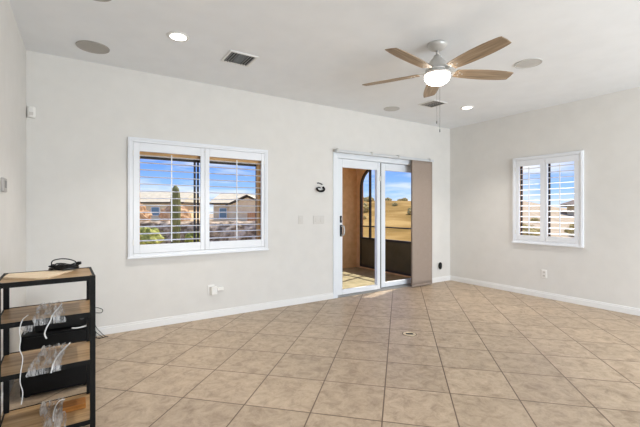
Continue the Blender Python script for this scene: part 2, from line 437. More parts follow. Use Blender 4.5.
# ================================================================== OUTSIDE: covered patio
struct(MB().box(2.6, 5.28, D+T, 6.9, -.14, -.03).build('patio_slab', M_conc))
AX0, AX1 = 5.3, 5.37
AY0, AY1, AK, AT, AR = 4.62, 6.53, 0, 2.22, .46
def arch_outline(inset=0.0):
    y0, y1, z0, z1, r = AY0+inset, AY1-inset, AK+inset, AT-inset, AR-inset
    pts = [(y0, z0), (y1, z0), (y1, z1-r)]
    for k in range(1, 10): a = k/10*PI/2; pts.append((y1-r+r*math.cos(a), z1-r+r*math.sin(a)))
    pts.append((y1-r, z1)); pts.append((y0+r, z1))
    for k in range(1, 10): a = PI/2+k/10*PI/2; pts.append((y0+r+r*math.cos(a), z1-r+r*math.sin(a)))
    pts.append((y0, z1-r))
    return pts
def ring_yz(outer, inner, x0, x1):            # two outlines with the same number of points
    mb = MB(); n = len(outer)
    for x in (x0, x1): mb.v += [(x, y, z) for y, z in outer]; mb.v += [(x, y, z) for y, z in inner]
    for i in range(n):
        j = (i+1) % n
        mb.face([i, j, n+j, n+i]); mb.face([2*n+i, 3*n+i, 3*n+j, 2*n+j])
        mb.face([n+i, n+j, 3*n+j, 3*n+i]); mb.face([i, 2*n+i, 2*n+j, j])
    return mb
def arch_wall():
    inn = arch_outline(); yA, yB, zA, zB = D+T, 6.65, -.14, 2.62
    out = []
    for (y, z) in inn:                          # push each outline point out to the wall's rectangle
        if z <= AK+1e-6: out.append((yA if y < 5.6 else yB, zA))
        elif z >= AT-1e-6: out.append((y, zB))
        else: out.append((yA if y < 5.6 else yB, z))
    # square off the two upper corners
    out2 = []
    for k, (p, q) in enumerate(zip(inn, out)):
        y, z = p
        if AT-AR+1e-6 < z < AT-1e-6:
            right_side = y > 5.6
            ang = math.atan2(z-(AT-AR), abs(y-((AY1-AR) if right_side else (AY0+AR))))
            yc = (AY1-AR) if right_side else (AY0+AR); yE = yB if right_side else yA
            if ang < PI/4: out2.append((yE, (AT-AR)+(zB-(AT-AR))*math.tan(ang)))
            else: out2.append((yc+(yE-yc)/math.tan(ang), zB))
        else: out2.append(q)
    return ring_yz(out2, inn, AX0, AX1)
struct(arch_wall().build('patio_arch_wall', M_stucco))
struct(MB().box(3.3, 5.5, 6.65, 6.85, -.14, 2.62).build('patio_end_wall', M_stucco))
struct(MB().box(2.4, 5.75, D+T, 7.0, 2.62, 2.76).build('patio_roof', M_stucco))
struct(MB().box(R+T, R+T+.72, RY, D+T-.01, 2.62, 2.78).build('added_sun_block', M_stucco))  # unseen slab added to keep sun streaks out of the right window
# bronze screen frame in the arch: rim, mullions, mid rail and dark lower panel
sf = thing('screen_enclosure', 'dark bronze screen frame with solid lower panel filling the patio arch', 'screen', (5.34, 5.6, 0))
def loc_(mb): mb.v = [(x-5.34, y-5.6, z) for x, y, z in mb.v]; return mb
loc_(ring_yz(arch_outline(), arch_outline(.045), AX0-.005, AX0+.045)).build('rim', M_bronze, sf)
for y in (6.2, 5.86): loc_(MB().box(AX0, AX0+.04, y-.022, y+.022, .66, AT-.05)).build('mullion', M_bronze, sf)
loc_(MB().box(AX0-.005, AX0+.045, AY0+.04, AY1-.04, .62, .665)).build('rail', M_bronze, sf)
loc_(MB().box(AX0+.005, AX0+.035, AY0+.04, AY1-.04, .90, .925)).build('rail', M_bronze, sf)
loc_(MB().box(AX0+.005, AX0+.035, AY0+.04, AY1-.04, .03, .62)).build('kick_panel', M_kick, sf)

# ================================================================== OUTSIDE: yard and neighbours
def smooth(a, b, x):
    t = min(1, max(0, (x-a)/(b-a))); return t*t*(3-2*t)
def terrain_z(x, y):
    d = math.hypot(x, y); az = math.degrees(math.atan2(x, y))
    hill = smooth(28, 40, az)*smooth(82, 70, az)
    lift = 2.55*smooth(9, 46, d)+.9*smooth(50, 120, d)
    low = smooth(70, 60, az)*.55+.45
    z = -.15+hill*lift*low + .12*noise.noise(Vector((x*.15, y*.15, 0)))*smooth(9, 20, d)
    if az < 34: z = -.15+.25*smooth(20, 34, d)
    return z
ter = MB()
azs = [math.radians(a*.75-15) for a in range(0, 172)]
rads = [0]+[7*1.07**k for k in range(0, 47)]
def terr(u, v):
    a = azs[0]+(azs[-1]-azs[0])*u; k = v*46; i = min(int(k), 45); r = 5.3*(1.074**k)
    x, y = r*math.sin(a), r*math.cos(a)
    if r < 8: x, y = x, y
    return (x, y, terrain_z(x, y))
ter.grid(terr, 170, 46)
ter.f = [f for f in ter.f if not all(ter.v[i][0] < 5.9 and ter.v[i][1] < 4.6 for i in f)]; ter.m = [0]*len(ter.f)
# gravel near, dry grass on the hill
for k, f in enumerate(ter.f):
    x, y, z = ter.v[f[0]]; d = math.hypot(x, y); az = math.degrees(math.atan2(x, y))
    if 33 < az < 56 and d > 9: ter.m[k] = 1
struct(ter.build('ground', [M_gravel, M_hill], smooth=True))

def blob(name, label, cat, loc, rx, ry, rz, m, seed=0, n=26, stems=True, group=None, amp=.28):
    o = thing(name, label, cat, loc, 0, group)
    mb = MB()
    rnd = random.Random(seed)
    off = Vector((seed*3.1, seed*1.7, 0))
    def fn(u, v):
        th = u*2*PI; ph = v*PI
        d = Vector((math.sin(ph)*math.cos(th), math.sin(ph)*math.sin(th), math.cos(ph)))
        k = 1+amp*noise.fractal(d*2.6+off, 1, 2, 4)+amp*.7*noise.noise(d*8+off)
        return Vector((d.x*rx*k, d.y*ry*k, rz*.98+d.z*rz*k))
    mb.grid(fn, n, n//2)
    # loose leaves breaking up the outline
    for _ in range(160):
        th = rnd.uniform(0, 2*PI); ph = math.acos(rnd.uniform(-.6, 1))
        d = Vector((math.sin(ph)*math.cos(th), math.sin(ph)*math.sin(th), math.cos(ph)))
        p = Vector((d.x*rx, d.y*ry, rz*.98+d.z*rz))*1.0+Vector((d.x*rx, d.y*ry, d.z*rz))*rnd.uniform(-.02, .16)
        s_ = .09*max(rx, rz); t1 = d.orthogonal().normalized()*s_; t2 = (d+Vector((rnd.uniform(-1, 1), rnd.uniform(-1, 1), rnd.uniform(-1, 1)))).normalized()*s_*1.5
        b = len(mb.v); mb.v += [tuple(p-t1*.5), tuple(p+t2*.5), tuple(p+t1*.5), tuple(p+t2)]; mb.face([b, b+1, b+3]); mb.face([b+1, b+2, b+3])
    mb.build('foliage', m, o, smooth=False)
    if stems:
        s = MB()
        for k in range(4):
            a = k*1.6+seed; s.tube([(.04*math.cos(a), .04*math.sin(a), -.12), (.3*rx*math.cos(a), .3*ry*math.sin(a), rz*.8)], .02*max(rx, .5)+.005, 6, 1)
        s.build('stem', M_fascia, o)
    return o
def cactus():
    x, y = 2.99, 14.74; z = terrain_z(x, y)
    o = thing('saguaro_cactus', 'tall single column saguaro cactus standing in the gravel yard', 'cactus', (x, y, z))
    mb = MB(); n = 44
    prof = [(.145, -.05), (.15, .3), (.165, .8), (.175, 1.3), (.17, 1.75), (.15, 2.05), (.11, 2.25), (.05, 2.35), (.0, 2.37)]
    rings = []
    for r, h in prof:
        if r == 0: rings.append([len(mb.v)]); mb.v.append((0, 0, h)); continue
        rings.append(list(range(len(mb.v), len(mb.v)+n)))
        for k in range(n):
            rr = r*(1+.09*math.cos(2*PI*k*11/n)); mb.v.append((rr*math.cos(2*PI*k/n), rr*math.sin(2*PI*k/n), h))
    for A, B in zip(rings, rings[1:]):
        for k in range(n):
            k2 = (k+1) % n
            mb.face([A[k], A[k2], B[k2], B[k]] if len(B) > 1 else [A[k], A[k2], B[0]])
    mb.build('column', M_cactus, o, smooth=True)
cactus()
blob('desert_bush', 'large round yellow-green bush at the lower left of the left window view', 'bush', (1.87, 13.9, terrain_z(1.9, 14)), .52, .5, .42, M_bush, 1)
blob('desert_bush', 'smaller yellow-green bush right of the saguaro cactus', 'bush', (3.66, 14.6, terrain_z(3.5, 14.4)), .34, .34, .3, M_bush, 2)
for i, (x, y, r, h, lab) in enumerate([(2.6, 24.6, .9, .8, 'rusty brown brush left behind the rock bank'), (4.9, 24.0, .9, .74, 'rusty brown brush near the saguaro behind the rock bank')]):
    blob('brush_clump', lab, 'bush', (x, y, .1), r, .6, h, M_rust, 5+i)

# rock-faced retaining bank across the back of the yard
bank = MB()
P0, P1 = Vector((.2, 17.6, 0)), Vector((7.7, 12.95, 0)); dv = P1-P0; nv = Vector((dv.y, -dv.x, 0)).normalized()   # towards the house
if nv.y > 0: nv = -nv
def bankfn(u, v):
    prof = [(0, -.35), (.08, .1), (.25, .55), (.4, .84), (.9, .90), (1.7, .88), (2.1, -.3)]
    k = v*6; i = min(int(k), 5); t = k-i
    a = prof[i][0]+(prof[i+1][0]-prof[i][0])*t; h = prof[i][1]+(prof[i+1][1]-prof[i][1])*t
    p = P0+dv*u-nv*a
    q = Vector((p.x, p.y, h-.1)); nn = noise.noise(q*2.4)*.12+noise.noise(q*5.5)*.06
    return q+Vector((nv.x*nn, nv.y*nn, nn*.5))
bank.grid(bankfn, 150, 24)
tag(bank.build('rock_retaining_wall', M_rock, smooth=False), 'low cobble rock retaining wall across the back of the gravel yard', 'retaining wall')

def house(name, label, loc, ang, w, d, zb, ze, zr, wall_m, roof_m, hip_l, hip_r, gables=(), wins=(), ov=.45):
    """front at local y=0 facing -y; x along the front"""
    o = thing(name, label, 'house', (loc[0], loc[1], 0), ang)
    MB().box(0, w, 0, d, zb, ze).build('wall', wall_m, o)
    r = MB(); x0, x1, y0, y1 = -ov, w+ov, -ov, d+ov; ym = d/2
    r.v += [(x0, y0, ze), (x1, y0, ze), (x1, y1, ze), (x0, y1, ze), (x0+hip_l, ym, zr), (x1-hip_r, ym, zr),
            (x0, y0, ze-.18), (x1, y0, ze-.18), (x1, y1, ze-.18), (x0, y1, ze-.18)]
    for f in ((0, 1, 5, 4), (1, 2, 5), (2, 3, 4, 5), (3, 0, 4)): r.face(list(f), 0)
    for f in ((6, 7, 1, 0), (7, 8, 2, 1), (8, 9, 3, 2), (9, 6, 0, 3), (9, 8, 7, 6)): r.face(list(f), 1)
    roof = r.build('roof', [roof_m, M_fascia], o)
    for (gx, gw, gz, out) in gables:
        g = MB(); a, b = gx-gw/2, gx+gw/2; t = .14
        g.v += [(a, -out, ze-.2), (b, -out, ze-.2), (gx, -out, gz), (a, ym, ze-.2), (b, ym, ze-.2), (gx, ym, gz),
                (a, -out, ze-.2-t), (b, -out, ze-.2-t), (a, ym, ze-.2-t), (b, ym, ze-.2-t), (gx, -out, gz-t)]
        g.face([0, 2, 5, 3], 0); g.face([2, 1, 4, 5], 0); g.face([6, 10, 2, 0], 1); g.face([10, 7, 1, 2], 1)
        g.build('gable_roof', [roof_m, M_fascia], o)
        gm = MB(); a += .3; b -= .3
        gm.prism([(a, zb), (b, zb), (b, ze-.25), (gx, gz-.3), (a, ze-.25)], 0, d*.4, Matrix(((1, 0, 0, 0), (0, 0, 1, -out+.3), (0, 1, 0, 0), (0, 0, 0, 1))))
        gm.build('gable_wall', wall_m, o)
    for (a, b, z0, z1) in wins:
        f = MB().box(a-.08, b+.08, -.05, .0, z0-.08, z1+.08).build('window_surround', M_trim, o)
        MB().box(a, b, -.06, -.045, z0, z1).build('window_pane', M_housewin, f)
    return o
an = math.atan2(36.54-45.38, 17.15-3.48)
house('neighbour_house', 'cream roofed house behind the saguaro in the left shutter panel', (1.0, 47.0), an, 9.6, 7, -.3, 2.2, 3.45, M_house2, M_roof, .2, .2,
      gables=[(2.6, 3.4, 3.3, 1.2)], wins=[(8.3, 9.0, .75, 1.6), (6.4, 7.2, .8, 1.6)])
house('neighbour_house', 'pinkish house with hipped cream roof seen through the right shutter panel', (12.0, 39.88), an, 7.4, 7, -.3, 2.1, 3.25, M_house, M_roof, .2, 4.6,
      gables=[(3.9, 4.4, 2.95, 1.5)], wins=[(.7, 1.4, .5, 1.5), (3.2, 4.6, .4, 1.4)])
fn_ = MB()
for k in range(18): fn_.box(k*.16, k*.16+.15, 0, .03, .2, 1.15)
fn_.box(0, 2.88, .03, .07, .35, .43).box(0, 2.88, .03, .07, .9, .98)
tag(fn_.build('board_fence', M_fence, loc=(10.6, 26.6, -.05), rotz=an), 'orange-brown board fence behind the right end of the rock bank', 'fence')
house('neighbour_house', 'dark roofed house on the rise outside the right wall window', (30.5, 13.1), -1.16, 7.5, 6, 0, 1.75, 2.75, M_house2, M_roofgrey, 2.6, 2.6, wins=[(1.2, 2.2, .7, 1.5)])

# scattered desert shrubs on the hillside
sh = random.Random(11)
spots = []
def add_spots(n, a0, a1, d0, d1):
    k = 0
    for _ in range(400):
        if k >= n: break
        az = math.radians(sh.uniform(a0, a1)); d = sh.uniform(d0, d1); x, y = d*math.sin(az), d*math.cos(az)
        if all(math.hypot(x-e*math.sin(b), y-e*math.cos(b)) > 1.75 for b, e in spots): spots.append((az, d)); k += 1
add_spots(10, 38.6, 49, 47, 53)
add_spots(12, 38.5, 49, 22, 46)
add_spots(7, 61, 68, 14, 25)
proto = None
for i, (az, d) in enumerate(spots):
    x, y = d*math.sin(az), d*math.cos(az); s = sh.uniform(.2, .42)*(1.0 if d < 46 else 1.6)
    lab = 'scattered olive desert shrub on the dry hillside beyond the patio' if az < math.radians(55) else 'scattered olive desert shrub on the slope outside the right window'
    grp = 'shrubs on the hillside' if az < math.radians(55) else 'shrubs outside the right window'
    if proto is None:
        proto = blob('hillside_shrub', lab, 'shrub', (x, y, terrain_z(x, y)-.05), 1, 1, .75, M_shrub, 9, 20, group=grp, amp=.4)
        o = proto
    else:
        o = proto.copy(); C.objects.link(o)
        for ch in proto.children:
            c = ch.copy(); C.objects.link(c); c.parent = o
    o.location = (x, y, terrain_z(x, y)-.05); o.scale = (s, s, s*.9); o.rotation_euler = (0, 0, sh.uniform(0, 6))
    o['label'] = lab; o['group'] = grp

# ================================================================== PLANTATION SHUTTERS
def shutter(label, width, height, panels, loc, rotz, tilt, rod_dx=0):
    """local frame: x along the wall, +y out of the room, z up; origin at the lower left corner of the casing on the wall face"""
    t = thing('plantation_shutter', label, 'shutter', loc, rotz)
    cw = .048
    m = MB()
    for a, b, c, d in ((0, cw, 0, height), (width-cw, width, 0, height), (cw, width-cw, height-cw, height), (cw, width-cw, 0, cw)):
        m.box(a, b, -.030, 0, c, d)
    for a, b, c, d in ((.012, .03, .012, height-.012), (width-.03, width-.012, .012, height-.012), (.03, width-.03, height-.03, height-.012)):
        m.box(a, b, -.037, -.030, c, d)
    m.box(-.006, width+.006, -.045, -.03, 0, .022)
    m.build('casing', M_shut, t, bevel=.004)
    for (x0, x1, o0, o1, z0, z1, oz0, oz1) in panels:
        p = MB(); ya, yb = -.028, .002
        p.box(x0, o0, ya, yb, z0, z1); p.box(o1, x1, ya, yb, z0, z1)
        p.box(o0, o1, ya, yb, z0, oz0); p.box(o0, o1, ya, yb, oz1, z1)
        po = p.build('panel', M_shut, t, bevel=.004)
        n = 13; pitch = (oz1-oz0)/n; lv = MB()
        prof = [(.0445*math.cos(a), .0055*math.sin(a)) for a in [2*PI*k/14 for k in range(14)]]
        for k in range(n):
            zc = oz0+pitch*(k+.5)
            M = Matrix.Translation((0, .018, zc)) @ Matrix.Rotation(tilt, 4, 'X')
            b = len(lv.v)
            for xx in (o0+.002, o1-.002): lv.v += [tuple(M @ Vector((xx, q[0], q[1]))) for q in prof]
            for i in range(14):
                j = (i+1) % 14; lv.face([b+i, b+14+i, b+14+j, b+j])
            lv.face([b+i for i in range(14)]); lv.face([b+14+i for i in range(14)][::-1])
        lv.build('louvers', M_shut, po, smooth=False)
        xc = (o0+o1)/2+rod_dx
        r = MB().box(xc-.006, xc+.006, -.042, -.030, oz0+.02, oz1-.02)
        r.build('tilt_rod', M_shut, po, bevel=.002)
        hx = x0 if x0 < width/2-.1 else x1
        for zz in (z0+.12, z1-.12): MB().box(hx-.006, hx+.006, -.034, -.028, zz-.03, zz+.03).build('hinge', M_whitemetal, po)
    kn = MB().disc_cyl(.009, 0, .012, 12, Matrix.Translation((width/2, -.028, height-.09)) @ Matrix.Rotation(PI/2, 4, 'X'))
    kn.build('magnet_catch', M_whitemetal, t)
    return t
S1 = dict(x=.401, z=.756, w=1.591, h=1.276)
shutter('wide white plantation shutter with two louvered panels left of the glass door', S1['w'], S1['h'],
        [(.05, .794, .112, .747, .05, 1.226, .142, 1.134), (.797, 1.541, .849, 1.503, .05, 1.226, .142, 1.134)], (S1['x'], D, S1['z']), 0, math.radians(1.5))
# right wall: local x runs towards the camera (-Y), local +y out of the room (+X)
shutter('small white plantation shutter with two louvered panels on the right wall', .954, 1.297,
        [(.05, .4755, .101, .407, .05, 1.247, .125, 1.165), (.4785, .904, .503, .847, .05, 1.247, .125, 1.165)], (R, 3.164, .766), -PI/2, math.radians(8))

# ================================================================== PANEL TRACK BLIND BESIDE THE DOOR
bl = thing('panel_track_blind', 'taupe woven panel blind stacked at the right of the glass door', 'blind', (4.0, 4.26, 0))
MB().box(-.985, 1.05, -.03, .03, 2.088, 2.128).build('head_rail', mat('grey_white_rail', srgb(206, 208, 210), .4), bl, bevel=.003)
for x in (-.96, -.33, .22, .95):
    MB().box(x-.012, x+.012, -.038, .073, 2.1, 2.14).build('bracket', M_nickel, bl, bevel=.002)
for k, (xa, xb) in enumerate(((.53, 1.012), (.535, 1.02), (.54, 1.03))):
    y = -.024+k*.016
    def fabric(u, v): return (xa+(xb-xa)*u, y+.002*math.sin(u*9+k+v*3), .034+(2.09-.034)*v)
    MB().grid(fabric, 14, 30).build('fabric_panel', M_fabric, bl, smooth=True, solid=.003)
    MB().box(xa, xb, y-.005, y+.005, .014, .04).build('bottom_weight', M_fabric if k < 2 else M_darkgrey, bl, bevel=.002)

# ================================================================== CEILING FAN
FX, FY, FZ = 2.66, 2.19, 2.743
fan = thing('ceiling_fan', 'five-blade wooden ceiling fan with lit bowl hanging in the middle', 'ceiling fan', (FX, FY, FZ))
z_ = lambda z: z-FZ
MB().lathe([(0, 0), (.086, 0), (.088, -.012), (.082, -.026), (.06, -.045), (.036, -.056), (.02, -.06), (0, -.06)], 40).build('canopy', M_nickel, fan, smooth=True)
MB().disc_cyl(.0135, z_(2.62), -.055, 20).build('downrod', M_nickel, fan, smooth=True)
MB().lathe([(0, z_(2.64)), (.03, z_(2.64)), (.034, z_(2.622)), (.055, z_(2.605)), (.074, z_(2.58)), (.082, z_(2.55)), (.082, z_(2.522)), (.105, z_(2.518)), (.108, z_(2.5)), (.1, z_(2.495)), (0, z_(2.495))], 44).build('motor_housing', M_nickel, fan, smooth=True)
MB().lathe([(0, z_(2.493)), (.07, z_(2.493)), (.112, z_(2.488)), (.121, z_(2.478)), (.121, z_(2.466)), (0, z_(2.466))], 44).build('light_fitter', M_nickel, fan, smooth=True)
bowl = [(.107, z_(2.466))]+[(.110*math.cos(a)**.8, z_(2.456)-.076*math.sin(a)) for a in [k*PI/2/9 for k in range(0, 9)]]+[(0, z_(2.380))]
MB().lathe(bowl, 44).build('light_bowl', M_bowl, fan, smooth=True)['label'] = 'glowing frosted glass bowl'
half = [(.165, .052), (.22, .061), (.32, .070), (.43, .075), (.54, .074), (.62, .068), (.678, .060), (.698, .054)]
outline = [(x, -w) for x, w in half]+[(.702, 0)]+[(x, w) for x, w in half[::-1]]
for k in range(5):
    a = math.radians(-97.6+72*k)
    M = Matrix.Rotation(a, 4, 'Z') @ Matrix.Translation((0, 0, z_(2.492))) @ Matrix.Rotation(math.radians(-12), 4, 'X')
    bo = MB().prism(outline, -.0035, .0035, None).build('blade', M_blade, fan, bevel=.002)
    bo.matrix_local = M
    br = MB().prism([(.085, -.02), (.15, -.016), (.19, -.034), (.235, -.03), (.25, 0), (.235, .03), (.19, .034), (.15, .016), (.085, .02)], .0045, .0105)
    for sx, sy in ((.2, -.02), (.2, .02), (.232, 0)): br.disc_cyl(.006, -.007, -.0035, 10, Matrix.Translation((sx, sy, 0)))
    br.build('blade_bracket', M_nickel, bo)
for (dx, dy, zb, r) in ((-.079, -.092, 1.93, .0014), (-.104, -.079, 2.0, .0009)):
    c = MB().tube([(dx, dy, z_(2.47)), (dx, dy, z_(2.2)), (dx, dy, z_(zb+.03))], r, 6, 1)
    c.lathe([(0, z_(zb+.032)), (.004, z_(zb+.028)), (.005, z_(zb+.01)), (0, z_(zb))], 10, Matrix.Translation((dx, dy, 0)))
    c.build('pull_chain', M_ventdark, fan)

# ================================================================== CEILING FITTINGS
def can_light(x, y, label):
    t = thing('recessed_light', label, 'ceiling light', (x, y, H))
    MB().lathe([(.066, -.006), (.074, -.009), (.09, -.006), (.094, 0), (.066, 0), (.066, -.006)], 36).build('trim_ring', M_whitemetal, t, smooth=True)
    MB().lathe([(0, -.0045), (.066, -.0045), (.066, -.001), (0, -.001)], 36).build('lens', M_lens, t)
    l = bpy.data.lights.new('can_lamp', 'AREA'); l.shape = 'DISK'; l.size = .13; l.energy = 8; l.color = (1, .95, .88); l.spread = math.radians(95)
    o = bpy.data.objects.new('can_lamp', l); C.objects.link(o); o.parent = t; o.location = (0, 0, -.012)
can_light(.69, 3.29, 'lit recessed ceiling light between the left speaker and the dark air vent')
can_light(4.65, 3.30, 'lit recessed ceiling light beyond the fan near the far right corner')
for x, y, w_ in ((.69, .4, 'left'), (4.65, .4, 'right')):
    can_light(x, y, 'lit recessed ceiling light above and behind the camera on the %s' % w_)

M_grillepale = noisy('pale_speaker_grille', srgb(196, 194, 190), srgb(204, 202, 198), 200, .7, 2)
def speaker(x, y, r, label, g=None):
    t = thing('ceiling_speaker', label, 'ceiling speaker', (x, y, H))
    MB().lathe([(r-.012, -.004), (r-.008, -.008), (r-.002, -.008), (r, 0), (r-.012, 0), (r-.012, -.004)], 48).build('bezel', g or M_grille, t, smooth=True)
    MB().lathe([(0, -.006), (r-.012, -.004), (r-.012, -.001), (0, -.001)], 48).build('grille', g or M_grille, t)
speaker(.085, 3.92, .133, 'round grey ceiling speaker at upper left near the window wall')
speaker(.075, 2.925, .108, 'round ceiling speaker cut off by the top edge of the photo')
speaker(3.77, 1.975, .125, 'round ceiling speaker right of the fan blades', M_grillepale)
speaker(3.78, 3.93, .115, 'round ceiling speaker left of the fan, near the glass door wall', M_grillepale)

def vent(x, y, s, label, m, rot=0):
    t = thing('air_vent', label, 'vent', (x, y, H), rot)
    h = s/2; f = MB(); w = .022
    for a, b, c, d in ((-h, h, -h, -h+w), (-h, h, h-w, h), (-h, -h+w, -h+w, h-w), (h-w, h, -h+w, h-w)): f.box(a, b, c, d, -.010, 0)
    f.build('frame', M_whitemetal, t, bevel=.003)
    MB().box(-h+w, h-w, -h+w, h-w, -.0025, -.0005).build('duct', M_ventdeep, t)
    lv = MB(); q = h-w; third = q*.42
    def slat(x0, x1, y0, y1, axis, sign):
        cx, cy = (x0+x1)/2, (y0+y1)/2
        M = Matrix.Translation((cx, cy, -.0085)) @ Matrix.Rotation(sign*.22, 4, axis)
        lv.box(x0-cx, x1-cx, y0-cy, y1-cy, -.001, .001, M)
    for k in range(3):
        xx = -q+.012+k*.026; slat(xx-.006, xx+.006, -q, q, 'Y', 1)
        slat(-xx-.006, -xx+.006, -q, q, 'Y', -1)
    x1 = q-.012-2*.026-.014; n = int(2*q/.024)
    for k in range(n):
        yy = -q+.012+k*.024; slat(-x1, x1, yy-.007, yy+.007, 'X', 1)
    lv.build('louvers', m, t)
vent(1.29, 3.44, .285, 'grey metal ceiling air vent above the wide shuttered window', M_ventdark)
vent(4.08, 3.44, .285, 'pale ceiling air vent behind the fan near the far corner', M_grille)

# ================================================================== WALL FITTINGS
def plate_back(x0, x1, z0, z1, name, label, cat, m, toggles=0, outlets=0):
    t = thing(name, label, cat, ((x0+x1)/2, D, (z0+z1)/2)); w, h = (x1-x0)/2, (z1-z0)/2
    MB().box(-w, w, -.007, 0, -h, h).build('plate', m, t, bevel=.003)
    for k in range(toggles):
        cx = (k-(toggles-1)/2)*.046*2*.9
        MB().box(cx-.017, cx+.017, -.011, -.007, -.033, .033).build('rocker', m, t, bevel=.002)
    return t
plate_back(2.69, 2.868, 1.075, 1.19, 'light_switch', 'double rocker switch plate on the wall just left of the glass door', 'switch', M_plate, 2)
plate_back(2.452, 2.525, 1.08, 1.195, 'light_switch', 'narrow single switch plate left of the double switch plate', 'switch', M_plate, 1)

# outlet with white plug-in adapter low on the wall below the window
plate_back(1.235, 1.315, .27, .39, 'wall_outlet', 'white wall outlet under the wide window behind the plugged adapter', 'outlet', M_whiteplate, 0)
ad = thing('plug_adapter', 'small white plug-in adapter on the wall outlet under the wide window', 'adapter', (1.30, D-.007, .325))
MB().box(-.035, .035, -.045, 0, -.05, .045).build('body', M_whiteplate, ad, bevel=.008)
MB().box(.04, .115, -.03, 0, -.012, .03).build('night_light', M_whiteplate, ad, bevel=.006)
MB().box(.03, .045, -.022, -.004, -.004, .022).build('connector', M_whiteplate, ad)

# duplex outlet on the right wall
t = thing('wall_outlet', 'white duplex outlet low on the right wall below the small window', 'outlet', (R, 2.712, .345))
MB().box(-.007, 0, -.036, .036, -.06, .06).build('plate', M_whiteplate, t, bevel=.003)
for zz in (-.026, .026):
    s = MB().box(-.010, -.007, -.017, .017, zz-.015, zz+.015).build('socket', M_plate, t, bevel=.003)
    MB().box(-.0108, -.0098, -.009, -.006, zz-.004, zz+.008).box(-.0108, -.0098, .006, .009, zz-.004, zz+.008).build('slot', M_slot, s)

# black plug-in device by the corner, on its outlet
plate_back(5.27, 5.345, .225, .35, 'wall_outlet', 'white outlet plate by the far corner under the black plug-in device', 'outlet', M_whiteplate)
pd = thing('plug_in_device', 'black rounded plug-in device low on the wall right of the blind', 'plug-in device', (5.307, D-.007, .288))
body = MB()
def pill(u, v):
    a = u*2*PI; ph = (v-.5)*PI; cx, cz = math.cos(a)*math.cos(ph), math.sin(a)*math.cos(ph)
    return (.04*cx, -.022+.022*math.sin(ph)*-1, .052*cz+.012*max(-1, min(1, cz*3)))
body.grid(pill, 28, 12).build('body', M_blackplastic, pd, smooth=True)
MB().disc_cyl(.012, 0, .003, 20, Matrix.Translation((0, -.0425, .02)) @ Matrix.Rotation(PI/2, 4, 'X')).build('button', M_darkgrey, pd)

# black wire bracket left over on the wall
wb = thing('wall_bracket', 'black curled bracket on the wall above the switches left of the door', 'bracket', (2.80, D, 1.575))
wb.scale = (.86, .86, .86)
br = MB()
br.tube([(-.065, -.012, .0), (-.072, -.035, -.03), (-.045, -.055, -.052), (.01, -.055, -.05), (.055, -.04, -.03), (.062, -.025, .0), (.045, -.012, .02)], .017, 8, 5)
br.tube([(-.065, -.012, .0), (-.03, -.02, .012), (.0, -.012, .004)], .009, 8, 5)
br.build('arm', M_blackplastic, wb, smooth=True)
MB().box(-.045, .045, -.01, 0, -.04, .03).build('mount_plate', M_nickel, wb, bevel=.004)
MB().tube([(-.06, -.004, .078), (-.03, -.016, .082), (.02, -.014, .068), (.04, -.004, .06)], .008, 6, 5).build('clip', M_darkgrey, wb, smooth=True)

# motion sensor in the far left corner, thermostat on the left wall
ms = thing('motion_sensor', 'small white motion sensor high in the left wall corner', 'sensor', (-.392, D, 2.17))
MB().prism([(-.03, 0), (-.03, -.03), (-.012, -.042), (.012, -.042), (.03, -.03), (.03, 0)], -.05, .05).build('housing', M_whiteplate, ms, bevel=.004)
MB().box(-.016, .016, -.044, -.041, -.03, .0).build('lens', M_plate, ms, bevel=.001)
th = thing('thermostat', 'grey wall control cut off by the left edge of the photo', 'thermostat', (LW, 3.105, 1.425))
MB().box(0, .018, -.06, .06, -.045, .045).build('housing', mat('grey_plastic', srgb(176, 172, 168), .5), th, bevel=.005)
MB().box(.018, .0195, -.035, .035, -.018, .028).build('display', M_ventdark, th)

# floor outlet cover
fo = thing('floor_outlet', 'round brass floor outlet cover set in a tile before the glass door', 'floor outlet', (2.81, 2.665, 0))
MB().lathe([(0, .0), (.066, .0), (.066, .002), (.058, .005), (.044, .005), (.042, .003), (0, .003)], 40).build('cover_ring', M_brass, fo, smooth=True)
MB().lathe([(.066, .0), (.072, .0), (.072, .0012), (.066, .0012), (.066, .0)], 40).build('gasket', M_ventdeep, fo)
MB().prism([(-.036, -.016), (.036, -.016), (.036, .016), (-.036, .016)], .0032, .005, Matrix.Rotation(math.radians(-38), 4, 'Z')).build('socket_slot', M_ventdeep, fo)

